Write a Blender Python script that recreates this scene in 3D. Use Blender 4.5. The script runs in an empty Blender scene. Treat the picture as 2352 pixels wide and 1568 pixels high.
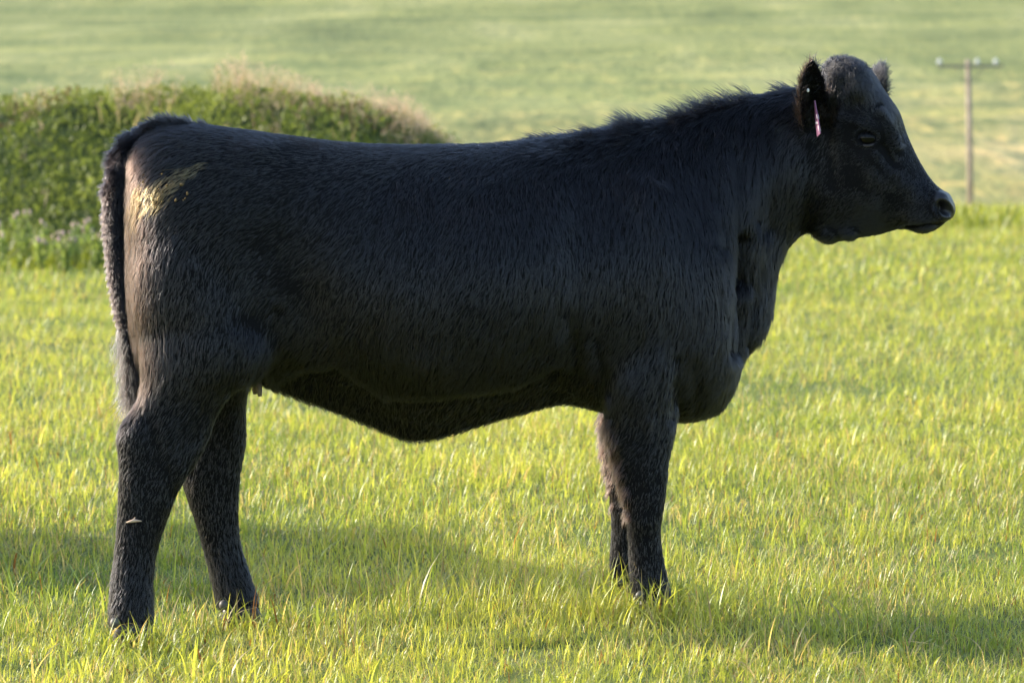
import bpy, math, random
import numpy as np
from mathutils import Vector
random.seed(7); RNG = np.random.default_rng(7)
SC = bpy.context.scene
COL = SC.collection

# ------------------------------------------------------------------ camera, sky, sun, exposure
EYE = 1.29; TILT = math.atan((784-223)/8280.0)
cam = bpy.data.cameras.new('camera'); cam_o = bpy.data.objects.new('camera', cam); COL.objects.link(cam_o)
cam.sensor_width = 36.0; cam.lens = 36.0*8280/2352; cam.clip_start = 0.1; cam.clip_end = 6000
cam_o.location = (0, 0, EYE); cam_o.rotation_euler = (math.pi/2-TILT, 0, 0)
cam.dof.use_dof = True; cam.dof.focus_distance = 8.95; cam.dof.aperture_fstop = 6.3; cam.dof.aperture_blades = 7
SC.camera = cam_o
SUN_EL = math.radians(23); SUN_BEHIND = math.radians(17)
SUN_D = Vector((-math.cos(SUN_BEHIND)*math.cos(SUN_EL), math.sin(SUN_BEHIND)*math.cos(SUN_EL), math.sin(SUN_EL)))
w = bpy.data.worlds.new('World'); SC.world = w; w.use_nodes = True
wn = w.node_tree; wn.nodes.clear()
sky = wn.nodes.new('ShaderNodeTexSky'); sky.sky_type = 'NISHITA'; sky.sun_disc = False
sky.sun_elevation = SUN_EL; sky.sun_rotation = math.atan2(SUN_D.x, SUN_D.y); sky.air_density = 1.0; sky.dust_density = 1.5
bg = wn.nodes.new('ShaderNodeBackground'); bg.inputs['Strength'].default_value = 0.15
wo = wn.nodes.new('ShaderNodeOutputWorld')
wn.links.new(sky.outputs[0], bg.inputs[0]); wn.links.new(bg.outputs[0], wo.inputs[0])
sl = bpy.data.lights.new('sun', 'SUN'); sl.energy = 3.0; sl.angle = math.radians(0.55); sl.color = (1.0, 0.90, 0.74)
so = bpy.data.objects.new('sun', sl); COL.objects.link(so); so.location = (-20, 10, 20)
so.rotation_euler = SUN_D.to_track_quat('Z', 'Y').to_euler()
SC.view_settings.view_transform = 'Standard'; SC.view_settings.look = 'None'
SC.view_settings.exposure = 1.38; SC.view_settings.gamma = 1.0
SC.view_settings.use_curve_mapping = False
SC.cycles.max_bounces = 8; SC.cycles.transparent_max_bounces = 4
SC.cycles.transmission_bounces = 6; SC.cycles.diffuse_bounces = 4; SC.cycles.glossy_bounces = 3

# ------------------------------------------------------------------ helpers
CT, ST = math.cos(TILT), math.sin(TILT)
def ray(u, v):                       # photo pixel (2352 wide) -> world direction
    a = (u-1176)/8280.0; b = (784-v)/8280.0
    return np.array([a, CT+b*ST, -ST+b*CT])
def project(p):                      # Nx3 world -> u, v
    q = p-np.array([0, 0, EYE]); d = q[:, 1]*CT-q[:, 2]*ST; up = q[:, 1]*ST+q[:, 2]*CT
    return 1176+8280*q[:, 0]/d, 784-8280*up/d
def tagp(o, label=None, cat=None, group=None, kind=None):
    if label: o['label'] = label
    if cat: o['category'] = cat
    if group: o['group'] = group
    if kind: o['kind'] = kind
    return o
def mesh_np(name, V, F, mat, parent=None, smooth=True, attrs=None):
    """V Nx3, F either Mx3 or Mx4 array (or list of arrays)"""
    me = bpy.data.meshes.new(name)
    Fs = F if isinstance(F, list) else [F]
    Fs = [np.asarray(f, dtype=np.int32) for f in Fs if len(f)]
    nl = sum(f.size for f in Fs); nf = sum(len(f) for f in Fs)
    me.vertices.add(len(V)); me.vertices.foreach_set('co', np.asarray(V, dtype=np.float32).ravel())
    me.loops.add(nl); me.polygons.add(nf)
    me.loops.foreach_set('vertex_index', np.concatenate([f.ravel() for f in Fs]))
    tot = np.concatenate([np.full(len(f), f.shape[1], dtype=np.int32) for f in Fs])
    st = np.concatenate([[0], np.cumsum(tot)[:-1]]).astype(np.int32)
    me.polygons.foreach_set('loop_start', st)
    try: me.polygons.foreach_set('loop_total', tot)
    except Exception: pass
    me.polygons.foreach_set('use_smooth', np.full(nf, smooth, dtype=bool))
    if attrs:
        for k, a in attrs.items():
            at = me.attributes.new(k, 'FLOAT_COLOR', 'POINT')
            c = np.ones((len(V), 4), dtype=np.float32); c[:, :3] = a
            at.data.foreach_set('color', c.ravel())
    me.update(calc_edges=True); me.validate()
    o = bpy.data.objects.new(name, me); COL.objects.link(o)
    if mat: me.materials.append(mat)
    if parent is not None: o.parent = parent
    return o
def empty(name, loc=(0, 0, 0), rz=0):
    o = bpy.data.objects.new(name, None); COL.objects.link(o); o.location = loc; o.rotation_euler = (0, 0, rz)
    o.empty_display_size = 0.1
    return o
def hash3(i, j, k, seed):
    h = (i*374761393+j*668265263+k*2147483647+seed*1274126177) & 0xffffffff
    h = ((h ^ (h >> 13))*1274126177) & 0xffffffff
    h = (h ^ (h >> 16)) & 0xffffffff
    return h/4294967295.0
def vnoise(p, seed=0):               # Nx3 -> N in 0..1
    p = np.asarray(p, dtype=np.float64); f = np.floor(p); r = p-f; r = r*r*(3-2*r); f = f.astype(np.int64)
    out = 0
    for a in (0, 1):
        for b in (0, 1):
            for c in (0, 1):
                wgt = (r[:, 0] if a else 1-r[:, 0])*(r[:, 1] if b else 1-r[:, 1])*(r[:, 2] if c else 1-r[:, 2])
                out = out+wgt*hash3(f[:, 0]+a, f[:, 1]+b, f[:, 2]+c, seed)
    return out
def n2(x, y, seed=0):
    return vnoise(np.stack([x, y, np.zeros_like(x)+0.37], 1), seed)
def sstep(a, b, x):
    t = np.clip((x-a)/(b-a), 0, 1); return t*t*(3-2*t)

# ------------------------------------------------------------------ materials
def new_mat(name):
    m = bpy.data.materials.new(name); m.use_nodes = True; nt = m.node_tree; nt.nodes.clear()
    out = nt.nodes.new('ShaderNodeOutputMaterial'); return m, nt, out
def N(nt, t, **kw):
    n = nt.nodes.new(t)
    for k, v in kw.items():
        if k in n.inputs: n.inputs[k].default_value = v
        else: setattr(n, k, v)
    return n
def noise(nt, vec, scale, detail=4, rough=0.55, dist=0.0):
    n = N(nt, 'ShaderNodeTexNoise'); n.inputs['Scale'].default_value = scale; n.inputs['Detail'].default_value = detail
    n.inputs['Roughness'].default_value = rough; n.inputs['Distortion'].default_value = dist
    if vec: nt.links.new(vec, n.inputs['Vector'])
    return n
def ramp(nt, fac, stops):
    r = N(nt, 'ShaderNodeValToRGB'); e = r.color_ramp.elements
    while len(e) < len(stops): e.new(0.5)
    for i, (p, c) in enumerate(stops): e[i].position = p; e[i].color = (*c, 1)
    nt.links.new(fac, r.inputs[0]); return r
def mix(nt, fac, a, b, mode='MIX'):
    m = N(nt, 'ShaderNodeMix', data_type='RGBA', blend_type=mode)
    for s, v in ((0, fac), (6, a), (7, b)):
        if isinstance(v, (int, float)): m.inputs[s].default_value = v
        elif isinstance(v, tuple): m.inputs[s].default_value = (*v, 1)
        else: nt.links.new(v, m.inputs[s])
    return m.outputs[2]
def mat_simple(name, col, rough=0.6, spec=0.4, var=0.25, scale=40, bump=0.2, bscale=200):
    m, nt, out = new_mat(name); tc = N(nt, 'ShaderNodeTexCoord')
    n = noise(nt, tc.outputs['Object'], scale)
    c0 = tuple(x*(1-var) for x in col); c1 = tuple(min(1, x*(1+var)) for x in col)
    r = ramp(nt, n.outputs[0], [(0.3, c0), (0.7, c1)])
    b = N(nt, 'ShaderNodeBsdfPrincipled'); nt.links.new(r.outputs[0], b.inputs['Base Color'])
    b.inputs['Roughness'].default_value = rough; b.inputs['Specular IOR Level'].default_value = spec
    n3 = noise(nt, tc.outputs['Object'], bscale, 3); bp = N(nt, 'ShaderNodeBump'); bp.inputs['Strength'].default_value = bump
    bp.inputs['Distance'].default_value = 0.002
    nt.links.new(n3.outputs[0], bp.inputs['Height']); nt.links.new(bp.outputs[0], b.inputs['Normal'])
    nt.links.new(b.outputs[0], out.inputs[0]); return m
def mat_leaf(name, trans=0.5, gloss=0.12, rough=0.4, tint=(1.25, 1.3, 0.7)):
    """blade / leaf: colour attribute 'tone', light passes through"""
    m, nt, out = new_mat(name); at = N(nt, 'ShaderNodeAttribute'); at.attribute_name = 'tone'
    tc = N(nt, 'ShaderNodeTexCoord'); nz = noise(nt, tc.outputs['Object'], 60, 2)
    va = ramp(nt, nz.outputs[0], [(0.3, (0.8, 0.8, 0.8)), (0.7, (1.15, 1.15, 1.15))])
    c = mix(nt, 1.0, at.outputs['Color'], va.outputs[0], 'MULTIPLY')
    ct = mix(nt, 1.0, c, tint, 'MULTIPLY')
    d = N(nt, 'ShaderNodeBsdfDiffuse'); nt.links.new(c, d.inputs[0])
    t = N(nt, 'ShaderNodeBsdfTranslucent'); nt.links.new(ct, t.inputs[0])
    mx = N(nt, 'ShaderNodeMixShader'); mx.inputs[0].default_value = trans
    nt.links.new(d.outputs[0], mx.inputs[1]); nt.links.new(t.outputs[0], mx.inputs[2])
    g = N(nt, 'ShaderNodeBsdfGlossy'); g.inputs['Roughness'].default_value = rough; g.inputs[0].default_value = (0.9, 0.95, 0.85, 1)
    lw = N(nt, 'ShaderNodeFresnel'); lw.inputs[0].default_value = 1.4
    mm = N(nt, 'ShaderNodeMath', operation='MULTIPLY'); nt.links.new(lw.outputs[0], mm.inputs[0]); mm.inputs[1].default_value = gloss*8
    mc = N(nt, 'ShaderNodeMath', operation='MINIMUM'); nt.links.new(mm.outputs[0], mc.inputs[0]); mc.inputs[1].default_value = 0.5
    m2 = N(nt, 'ShaderNodeMixShader'); nt.links.new(mc.outputs[0], m2.inputs[0])
    nt.links.new(mx.outputs[0], m2.inputs[1]); nt.links.new(g.outputs[0], m2.inputs[2])
    nt.links.new(m2.outputs[0], out.inputs[0]); return m
M_GRASS = mat_leaf('grass_blade', 0.6, 0.010, 0.45, (1.35, 1.25, 0.55))
M_WEED = mat_leaf('weed_leaf', 0.4, 0.008, 0.6)
M_DRY = mat_leaf('dry_seed_grass', 0.5, 0.004, 0.6, (1.1, 1.0, 0.85))

def mat_ground(name, stops, scale_big, bumpd, bscale, extra=None, warp=(1, 1, 1)):
    m, nt, out = new_mat(name); g = N(nt, 'ShaderNodeNewGeometry')
    mp = N(nt, 'ShaderNodeMapping'); mp.inputs['Scale'].default_value = warp; nt.links.new(g.outputs['Position'], mp.inputs[0])
    n1 = noise(nt, mp.outputs[0], scale_big, 6, 0.6, 0.4)
    r = ramp(nt, n1.outputs[0], stops); c = r.outputs[0]
    if extra: c = extra(nt, g, mp, c)
    b = N(nt, 'ShaderNodeBsdfPrincipled'); nt.links.new(c, b.inputs['Base Color']); b.inputs['Roughness'].default_value = 0.9
    b.inputs['Specular IOR Level'].default_value = 0.1
    n3 = noise(nt, mp.outputs[0], bscale, 5, 0.65); bp = N(nt, 'ShaderNodeBump'); bp.inputs['Strength'].default_value = 0.8
    bp.inputs['Distance'].default_value = bumpd
    nt.links.new(n3.outputs[0], bp.inputs['Height']); nt.links.new(bp.outputs[0], b.inputs['Normal'])
    nt.links.new(b.outputs[0], out.inputs[0]); return m
M_SOIL = mat_ground('pasture_soil', [(0.3, (0.07, 0.10, 0.03)), (0.5, (0.13, 0.17, 0.05)), (0.75, (0.20, 0.20, 0.08))], 3.0, 0.03, 25)
def hill_extra(nt, g, mp, c):
    # drier, straw coloured lower slope; greener higher up
    sp = N(nt, 'ShaderNodeSeparateXYZ'); nt.links.new(g.outputs['Position'], sp.inputs[0])
    nn = noise(nt, mp.outputs[0], 0.012, 3)
    ad = N(nt, 'ShaderNodeMath', operation='MULTIPLY_ADD'); nt.links.new(nn.outputs[0], ad.inputs[0]); ad.inputs[1].default_value = 90
    sx_ = N(nt, 'ShaderNodeMath', operation='MULTIPLY_ADD'); nt.links.new(sp.outputs['X'], sx_.inputs[0]); sx_.inputs[1].default_value = -1.6; nt.links.new(sp.outputs['Y'], sx_.inputs[2])
    nt.links.new(sx_.outputs[0], ad.inputs[2])
    mr = N(nt, 'ShaderNodeMapRange'); nt.links.new(ad.outputs[0], mr.inputs[0])
    mr.inputs[1].default_value = 225; mr.inputs[2].default_value = 320; mr.inputs[3].default_value = 1; mr.inputs[4].default_value = 0
    n4 = noise(nt, mp.outputs[0], 0.11, 5, 0.65, 0.6)
    dry = ramp(nt, n4.outputs[0], [(0.3, (0.24, 0.20, 0.10)), (0.5, (0.34, 0.31, 0.12)), (0.7, (0.46, 0.37, 0.20))])
    f = N(nt, 'ShaderNodeMath', operation='MULTIPLY'); nt.links.new(mr.outputs[0], f.inputs[0]); f.inputs[1].default_value = 0.8
    c = mix(nt, f.outputs[0], c, dry.outputs[0])
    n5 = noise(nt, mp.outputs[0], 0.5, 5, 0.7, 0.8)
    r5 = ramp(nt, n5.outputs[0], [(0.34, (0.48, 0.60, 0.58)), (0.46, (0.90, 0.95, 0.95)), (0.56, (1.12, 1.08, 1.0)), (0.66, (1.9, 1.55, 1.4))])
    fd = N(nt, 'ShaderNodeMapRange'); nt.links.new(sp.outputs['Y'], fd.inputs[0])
    fd.inputs[1].default_value = 220; fd.inputs[2].default_value = 420; fd.inputs[3].default_value = 1; fd.inputs[4].default_value = .3  # tussock contrast fades with distance, haze painted into the colour
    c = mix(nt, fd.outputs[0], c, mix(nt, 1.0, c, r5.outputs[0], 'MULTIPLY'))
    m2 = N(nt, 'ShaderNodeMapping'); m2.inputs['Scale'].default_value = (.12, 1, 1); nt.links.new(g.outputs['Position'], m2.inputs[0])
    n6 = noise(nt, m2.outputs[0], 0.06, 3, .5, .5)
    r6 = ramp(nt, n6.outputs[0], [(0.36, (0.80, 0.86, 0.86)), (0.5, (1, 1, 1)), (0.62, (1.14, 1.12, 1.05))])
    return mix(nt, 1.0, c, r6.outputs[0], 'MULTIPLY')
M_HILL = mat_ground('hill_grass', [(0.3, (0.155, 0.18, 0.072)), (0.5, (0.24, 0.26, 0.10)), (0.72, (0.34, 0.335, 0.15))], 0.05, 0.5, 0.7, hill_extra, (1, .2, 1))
M_BANK = mat_ground('bank_soil', [(0.35, (0.02, 0.035, 0.012)), (0.6, (0.05, 0.075, 0.02)), (0.8, (0.09, 0.075, 0.045))], 2.0, 0.05, 9)

# ------------------------------------------------------------------ terrain
def gh(x, y):
    """height of the pasture and of the land beyond"""
    x = np.asarray(x, float); y = np.asarray(y, float)
    z = (-0.045+0.045*sstep(-0.75, 0.3, x))*np.exp(-((y-9)/4.5)**2)
    z = z+0.05*(n2(x/2.6+5, y/2.6, 3)-0.5)*sstep(9.8, 12, y)+0.12*(n2(x/7+1, y/7, 4)-0.5)*sstep(11, 16, y)
    crest = 39+2.0*np.sin(x*0.22+0.5)
    d = np.clip(y-crest, 0, None)
    z = z-4.2*(1-np.exp(-(d/26)**2))-0.02*np.clip(d, 0, 90)*0.2
    h = np.clip(y-150, 0, None)
    z = z+np.where(y > 150, 0.041*h+0.000012*h*h, 0)*(1+0.00025*x)
    amp = sstep(140, 230, y)
    z = z+amp*(2.6*(n2(x/70+3, y/55, 11)-0.5)+1.3*(n2(x/24+3, y/20, 12)-0.5)+0.35*(n2(x/7, y/6, 13)-0.5))
    z = z+amp*sstep(250, 500, y)*7*(n2(x/210+0.4, y/150+0.2, 15)-0.5)
    zc = 62+10*n2(x/500, y/500, 17)
    return np.where(z > zc-20, zc-20*np.exp(-np.clip(z-(zc-20), 0, 400)/20), z)
def sheet(name, xs, ys, mat):
    X, Y = np.meshgrid(xs, ys); Z = gh(X.ravel(), Y.ravel())
    V = np.stack([X.ravel(), Y.ravel(), Z], 1); nx, ny = len(xs), len(ys)
    i = (np.arange(ny-1)[:, None]*nx+np.arange(nx-1)[None, :]).ravel()
    return mesh_np(name, V, np.stack([i, i+1, i+nx+1, i+nx], 1), mat)
xs = np.unique(np.concatenate([np.linspace(-8, 8, 160), np.linspace(-60, -8, 30), np.linspace(8, 60, 30), np.linspace(-400, -60, 16), np.linspace(60, 400, 16)]))
ys = np.unique(np.concatenate([np.linspace(-60, 5, 12), np.linspace(5, 46, 220), np.linspace(46, 70, 30)]))
tagp(sheet('ground', xs, ys, M_SOIL), kind='structure')
xs = np.unique(np.concatenate([np.linspace(-100, 100, 240), np.linspace(-400, -100, 40), np.linspace(100, 400, 40), [-2500, -1500, -800, 800, 1500, 2500]]))
ys = np.unique(np.concatenate([np.linspace(70, 150, 30), np.linspace(150, 700, 420), np.linspace(700, 3000, 50)]))
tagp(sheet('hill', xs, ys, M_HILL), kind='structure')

# the weedy bank at the left, about 30 m away
BT = np.array([(-900, 225), (-400, 205), (0, 214), (100, 203), (250, 200), (400, 203), (560, 200), (650, 216), (760, 232), (860, 246), (950, 270),
               (1000, 292), (1045, 322), (1200, 420), (1400, 540), (1500, 600)], float)
def bank_top(x):
    u = 1176+x*8280/33.0; v = np.interp(u, BT[:, 0], BT[:, 1]); return EYE-(v-223)*33.0/8280-0.21
def bh(x, y):
    x = np.asarray(x, float); y = np.asarray(y, float)
    top = np.maximum(bank_top(x), 0)
    y0 = 29.2+0.5*np.sin(x*0.9)
    f = sstep(0, 1, (y-y0)/3.0)*(1-sstep(34.5, 39, y))
    z = gh(x, y)-0.03+top*f**0.8
    return z+0.30*(n2(x/0.8, y/0.8, 21)-0.5)*f*np.minimum(1, top)+0.40*(n2(x/1.9+3, y/1.9, 22)-0.5)*f*np.minimum(1, top)
xs = np.linspace(-13, 2.2, 160); ys = np.linspace(28.5, 39.5, 60)
X, Y = np.meshgrid(xs, ys); V = np.stack([X.ravel(), Y.ravel(), bh(X.ravel(), Y.ravel())], 1); nx = len(xs)
i = (np.arange(len(ys)-1)[:, None]*nx+np.arange(nx-1)[None, :]).ravel()
tagp(mesh_np('earth_bank', V, np.stack([i, i+1, i+nx+1, i+nx], 1), M_BANK), kind='structure')

# ------------------------------------------------------------------ blades
def blades(name, x, y, z, h, wd, lean, az, col, segs, mat, parent=None, droop=1.0, face=None):
    n = len(x); k = segs+1
    t = np.linspace(0, 1, k)[None, :]
    fx, fy = np.cos(az)[:, None], np.sin(az)[:, None]
    bend = lean[:, None]*t**2*h[:, None]
    cx = x[:, None]+fx*bend; cy = y[:, None]+fy*bend
    cz = z[:, None]+h[:, None]*t*(1-0.28*droop*lean[:, None]**2*t*t)
    fa = az+math.pi/2 if face is None else face
    px, py = np.cos(fa)[:, None], np.sin(fa)[:, None]
    ww = (wd[:, None]*(1-t**1.6)*0.5)*(0.75+0.25*np.sin(t*math.pi))
    L = np.stack([cx-px*ww, cy-py*ww, cz], 2); R = np.stack([cx+px*ww, cy+py*ww, cz], 2)
    V = np.concatenate([L[:, :-1], R[:, :-1], L[:, -1:]], 1)     # k-1 left, k-1 right, tip
    m = 2*(k-1)+1; V = V.reshape(-1, 3); base = np.arange(n)*m
    quads = [np.stack([base+i, base+(k-1)+i, base+(k-1)+i+1, base+i+1], 1) for i in range(k-2)]
    tri = np.stack([base+k-2, base+2*(k-1)-1, base+2*(k-1)], 1)
    c = np.repeat(col[:, None, :], m, 1).reshape(-1, 3)
    F = ([np.concatenate(quads)] if quads else [])+[tri]
    return mesh_np(name, V, F, mat, parent, True, {'tone': c})
HOOFS = [(-.93, 8.70), (-.86, 8.72), (-.70, 9.02), (-.63, 9.05), (.33, 9.0), (.39, 8.98), (.27, 9.28)]
def grass_field():
    specs = [  # y0, y1, per m2, width, height, segs
        (6.6, 10.6, 9500, 0.0029, 0.048, 3), (10.6, 15, 5600, 0.0036, 0.050, 2), (15, 24, 2500, 0.0055, 0.056, 1), (24, 42, 900, 0.010, 0.07, 1)]
    xx, yy, hh, ww, sg = [], [], [], [], []
    for (a, b, dn, w0, h0, s) in specs:
        half = lambda q: 0.165*q+0.7
        A = (half(a)+half(b))*(b-a); n = int(A*dn)
        y = a+(b-a)*RNG.random(n*2); x = (RNG.random(n*2)*2-1)*half(b)
        k = np.abs(x) < half(y); x, y = x[k][:n], y[k][:n]
        # the field goes on to both sides
        m_ = int(2*(b-a)*9*dn*.22); y2 = a+(b-a)*RNG.random(m_); x2 = (half(y2)+9*RNG.random(m_)**1.6)*np.where(RNG.random(m_) < .5, -1, 1)
        x = np.concatenate([x, x2]); y = np.concatenate([y, y2])
        cl = n2(x/0.09, y/0.09, 31)*0.6+n2(x/0.35, y/0.5, 32)*0.4
        keep = RNG.random(len(x)) < np.clip(0.35+1.4*(cl-0.25), 0.15, 1)
        x, y, cl = x[keep], y[keep], cl[keep]
        h = h0*(0.35+1.1*RNG.random(len(x))**1.2)*(0.35+1.35*cl)*(.75+.5*n2(x/0.8, y/1.1, 36))
        xx.append(x); yy.append(y); hh.append(h); ww.append(w0*(0.6+0.8*RNG.random(len(x)))*np.where(np.abs(x) > .165*y+1.2, 2.2, 1)); sg.append(np.full(len(x), s))
    # scattered taller, broader blades
    n = 11000; y = 6.8+10*RNG.random(n)**1.3; x = (RNG.random(n)*2-1)*(0.165*y+0.6)
    q = n2(x/0.45, y/0.45, 35); k = RNG.random(n) < sstep(0.35, 0.75, q); x, y = x[k], y[k]
    xx.append(x); yy.append(y); hh.append(0.05+0.10*RNG.random(len(x))**2.2); ww.append(0.0035+0.005*RNG.random(len(x))); sg.append(np.full(len(x), 5))
    for (hx, hy) in HOOFS:
        n = 75; xx.append(hx+.10*RNG.normal(size=n)); yy.append(hy-.03-.10*RNG.random(n)); hh.append(.045+.07*RNG.random(n)); ww.append(.0035+.004*RNG.random(n)); sg.append(np.full(n, 5))
    x, y, h, wd, sg = map(np.concatenate, (xx, yy, hh, ww, sg))
    # shadow band beside the hind feet, put into greener, taller blades
    shade_band = np.exp(-((y-(9.55-0.32*(x+0.9)))/0.42)**2)*sstep(1.3, 0.4, x)
    h = h*(1+0.35*shade_band)
    bankd = (y > 27.5) & (x < 1.4); keep = ~(bankd & (y > 29.4))
    x, y, h, wd, sg, shade_band = [a[keep] for a in (x, y, h, wd, sg, shade_band)]
    far = sstep(32, 40, y); h = h*(1+0.9*far*n2(x/1.1, y/1.1, 33))
    n = len(x)
    big = n2(x/0.5+7, y/0.7, 41)*0.42+n2(x/0.12, y/0.12, 42)*0.33+n2(x/1.7+3, y/2.2, 44)*.35
    rr = RNG.random(n)
    g = np.array([0.13, 0.235, 0.06]); yl = np.array([0.53, 0.55, 0.14]); dry = np.array([0.58, 0.47, 0.27]); red = np.array([0.26, 0.12, 0.05])
    mixf = np.clip(-0.25+1.75*big+0.6*(rr-0.5)-0.2*shade_band, 0, 1)[:, None]
    col = g*(1-mixf)+yl*mixf
    r2 = RNG.random(n); dmask = r2 < 0.10+0.16*sstep(0.45, 0.75, n2(x/0.5, y/0.5, 43)); col[dmask] = dry*(0.7+0.5*RNG.random(dmask.sum()))[:, None]
    rmask = (r2 > 0.975); col[rmask] = red
    col = col*(0.8+0.4*RNG.random(n))[:, None]
    lean = 0.15+1.25*RNG.random(n)**1.3; flat_ = RNG.random(n) < .16; lean[flat_] = 1.5+.4*RNG.random(flat_.sum()); az = RNG.random(n)*2*math.pi
    face = az+math.pi/2+0.5*(RNG.random(n)-0.5)
    z = gh(x, y)-0.004
    VV, FF, CC = [], [], []; objs = []
    for s in sorted(set(sg)):
        k = sg == s
        o = blades('grass', x[k], y[k], z[k], h[k], wd[k], lean[k], az[k], col[k], int(s), M_GRASS, None, 1.0, face[k])
        objs.append(o)
    return objs
def join(objs, name):
    Vs, F3, F4, Cs = [], [], [], []; off = 0
    for o in objs:
        me = o.data; n = len(me.vertices); v = np.empty(n*3, np.float32); me.vertices.foreach_get('co', v); Vs.append(v.reshape(-1, 3))
        c = np.empty(n*4, np.float32); me.attributes['tone'].data.foreach_get('color', c); Cs.append(c.reshape(-1, 4)[:, :3])
        nl = len(me.loops); li = np.empty(nl, np.int32); me.loops.foreach_get('vertex_index', li)
        lt = np.empty(len(me.polygons), np.int32); me.polygons.foreach_get('loop_total', lt)
        ls = np.concatenate([[0], np.cumsum(lt)[:-1]])
        for q, Fq in ((3, F3), (4, F4)):
            s = ls[lt == q]
            if len(s): Fq.append(li[s[:, None]+np.arange(q)[None, :]]+off)
        off += n
    mat = objs[0].data.materials[0]
    for o in objs:
        me = o.data; bpy.data.objects.remove(o); bpy.data.meshes.remove(me)
    F = [np.concatenate(q) for q in (F3, F4) if q]
    return mesh_np(name, np.concatenate(Vs), F, mat, None, True, {'tone': np.concatenate(Cs)})
go = join(grass_field(), 'grass'); go.name = 'grass'
tagp(go, 'short sunlit yellow green pasture grass covering the field', 'grass', kind='stuff')

# far pasture rim, bank vegetation
def leaf_cloud(name, P, size, col, mat, up=0.4):
    n = len(P); d = RNG.normal(size=(n, 3)); d[:, 2] = np.abs(d[:, 2])+up; d /= np.linalg.norm(d, axis=1)[:, None]
    s = np.cross(d, RNG.normal(size=(n, 3))); s /= np.linalg.norm(s, axis=1)[:, None]
    L = size[:, None]*d; W = size[:, None]*0.26*s; nrm = np.cross(d, s)*size[:, None]*0.12
    V = np.stack([P, P+L*0.5-W+nrm, P+L, P+L*0.5+W+nrm], 1).reshape(-1, 3); b = np.arange(n)*4
    F = np.concatenate([np.stack([b, b+1, b+2], 1), np.stack([b, b+2, b+3], 1)])
    return mesh_np(name, V, F, mat, None, True, {'tone': np.repeat(col, 4, 0)})
n = 120000
x = -12+14*RNG.random(n); y = 29.1+RNG.random(n)**1.2*8
k = (bank_top(x) > 0.1) & (RNG.random(n) < 0.45+0.55*(y < 34)); x, y = x[k], y[k]; n = len(x)
cl = n2(x/0.5, y/0.5, 51)*0.6+n2(x/0.17, y/0.17, 52)*0.4
hh = RNG.random(n)*(0.03+0.15*sstep(0.3, 0.75, cl))
P = np.stack([x, y, bh(x, y)+hh], 1)
kind = n2(x/1.4+2, y/1.4, 53)
c0 = np.array([0.06, 0.10, 0.035]); c1 = np.array([0.27, 0.30, 0.08]); c2 = np.array([0.16, 0.115, 0.07])
f = np.clip(-0.15+0.6*cl+1.0*n2(x/0.8+4, y/0.8, 54)+0.4*(RNG.random(n)-0.5)+0.25*(P[:, 2]-0.9), 0, 1)[:, None]
col = c0*(1-f)+c1*f
tn = (kind > 0.66)&(RNG.random(n) < 0.35); col[tn] = c2
wo_ = leaf_cloud('weeds', P, 0.025+0.045*RNG.random(n), col, M_WEED)
tagp(wo_, 'dense dark green leafy weeds covering the bank behind the hindquarters', 'weeds', kind='stuff')

# dry seed-head grass along the top of the bank
n = 3000
cu = np.array([(-300, 90), (90, 40), (320, 55), (545, 28), (620, 60), (700, 40), (780, 60), (900, 40), (930, 30), (990, 60), (860, 90)], float)
wts = np.array([4, .7, 2.2, 1.7, 4.0, 1.5, 1.2, 1.4, 1.6, 2.2, 3.0]); ci = RNG.choice(len(cu), n, p=wts/wts.sum())
uu = cu[ci, 0]+cu[ci, 1]*.8*RNG.normal(size=n)+14*np.sin(RNG.integers(0, 40, n)*1.7); y = 33.0+0.9*RNG.normal(size=n); x = (uu-1176)*y/8280
tall = np.interp(uu, [-300, 100, 320, 545, 640, 780, 930, 1040], [.18, .14, .22, .28, .22, .16, .22, .12])
h = tall*(0.4+1.2*RNG.random(n)**1.5); z = bh(x, y)+0.02
col = np.array([0.52, 0.40, 0.27])*(0.7+0.5*RNG.random(n))[:, None]
gm = RNG.random(n) < 0.3; col[gm] = np.array([0.20, 0.24, 0.07])
so1 = blades('dry_grass', x, y, z, h, 0.006+0.008*RNG.random(n), 0.2+0.6*RNG.random(n), RNG.random(n)*6.28, col, 2, M_DRY)
m_ = RNG.random(n) < 0.6; xs_, ys_, hs_ = x[m_], y[m_], h[m_]     # airy seed heads
rep = 7; q = len(xs_)*rep
P = np.stack([np.repeat(xs_, rep)+0.02*RNG.normal(size=q), np.repeat(ys_, rep)+0.02*RNG.normal(size=q), np.repeat(z[m_]+hs_*0.85, rep)+0.03*RNG.normal(size=q)], 1)
so2 = leaf_cloud('dry_grass', P, 0.012+0.014*RNG.random(q), np.repeat(np.array([[0.72, 0.56, 0.42]]), q, 0)*(0.75+0.45*RNG.random(q))[:, None], M_DRY, 0.2)
dg = join([so1, so2], 'dry_grass')
dg.name = 'dry_grass'; tagp(dg, 'pale pinkish dry seed grass waving along the top of the bank', 'dry grass', kind='stuff')

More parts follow.
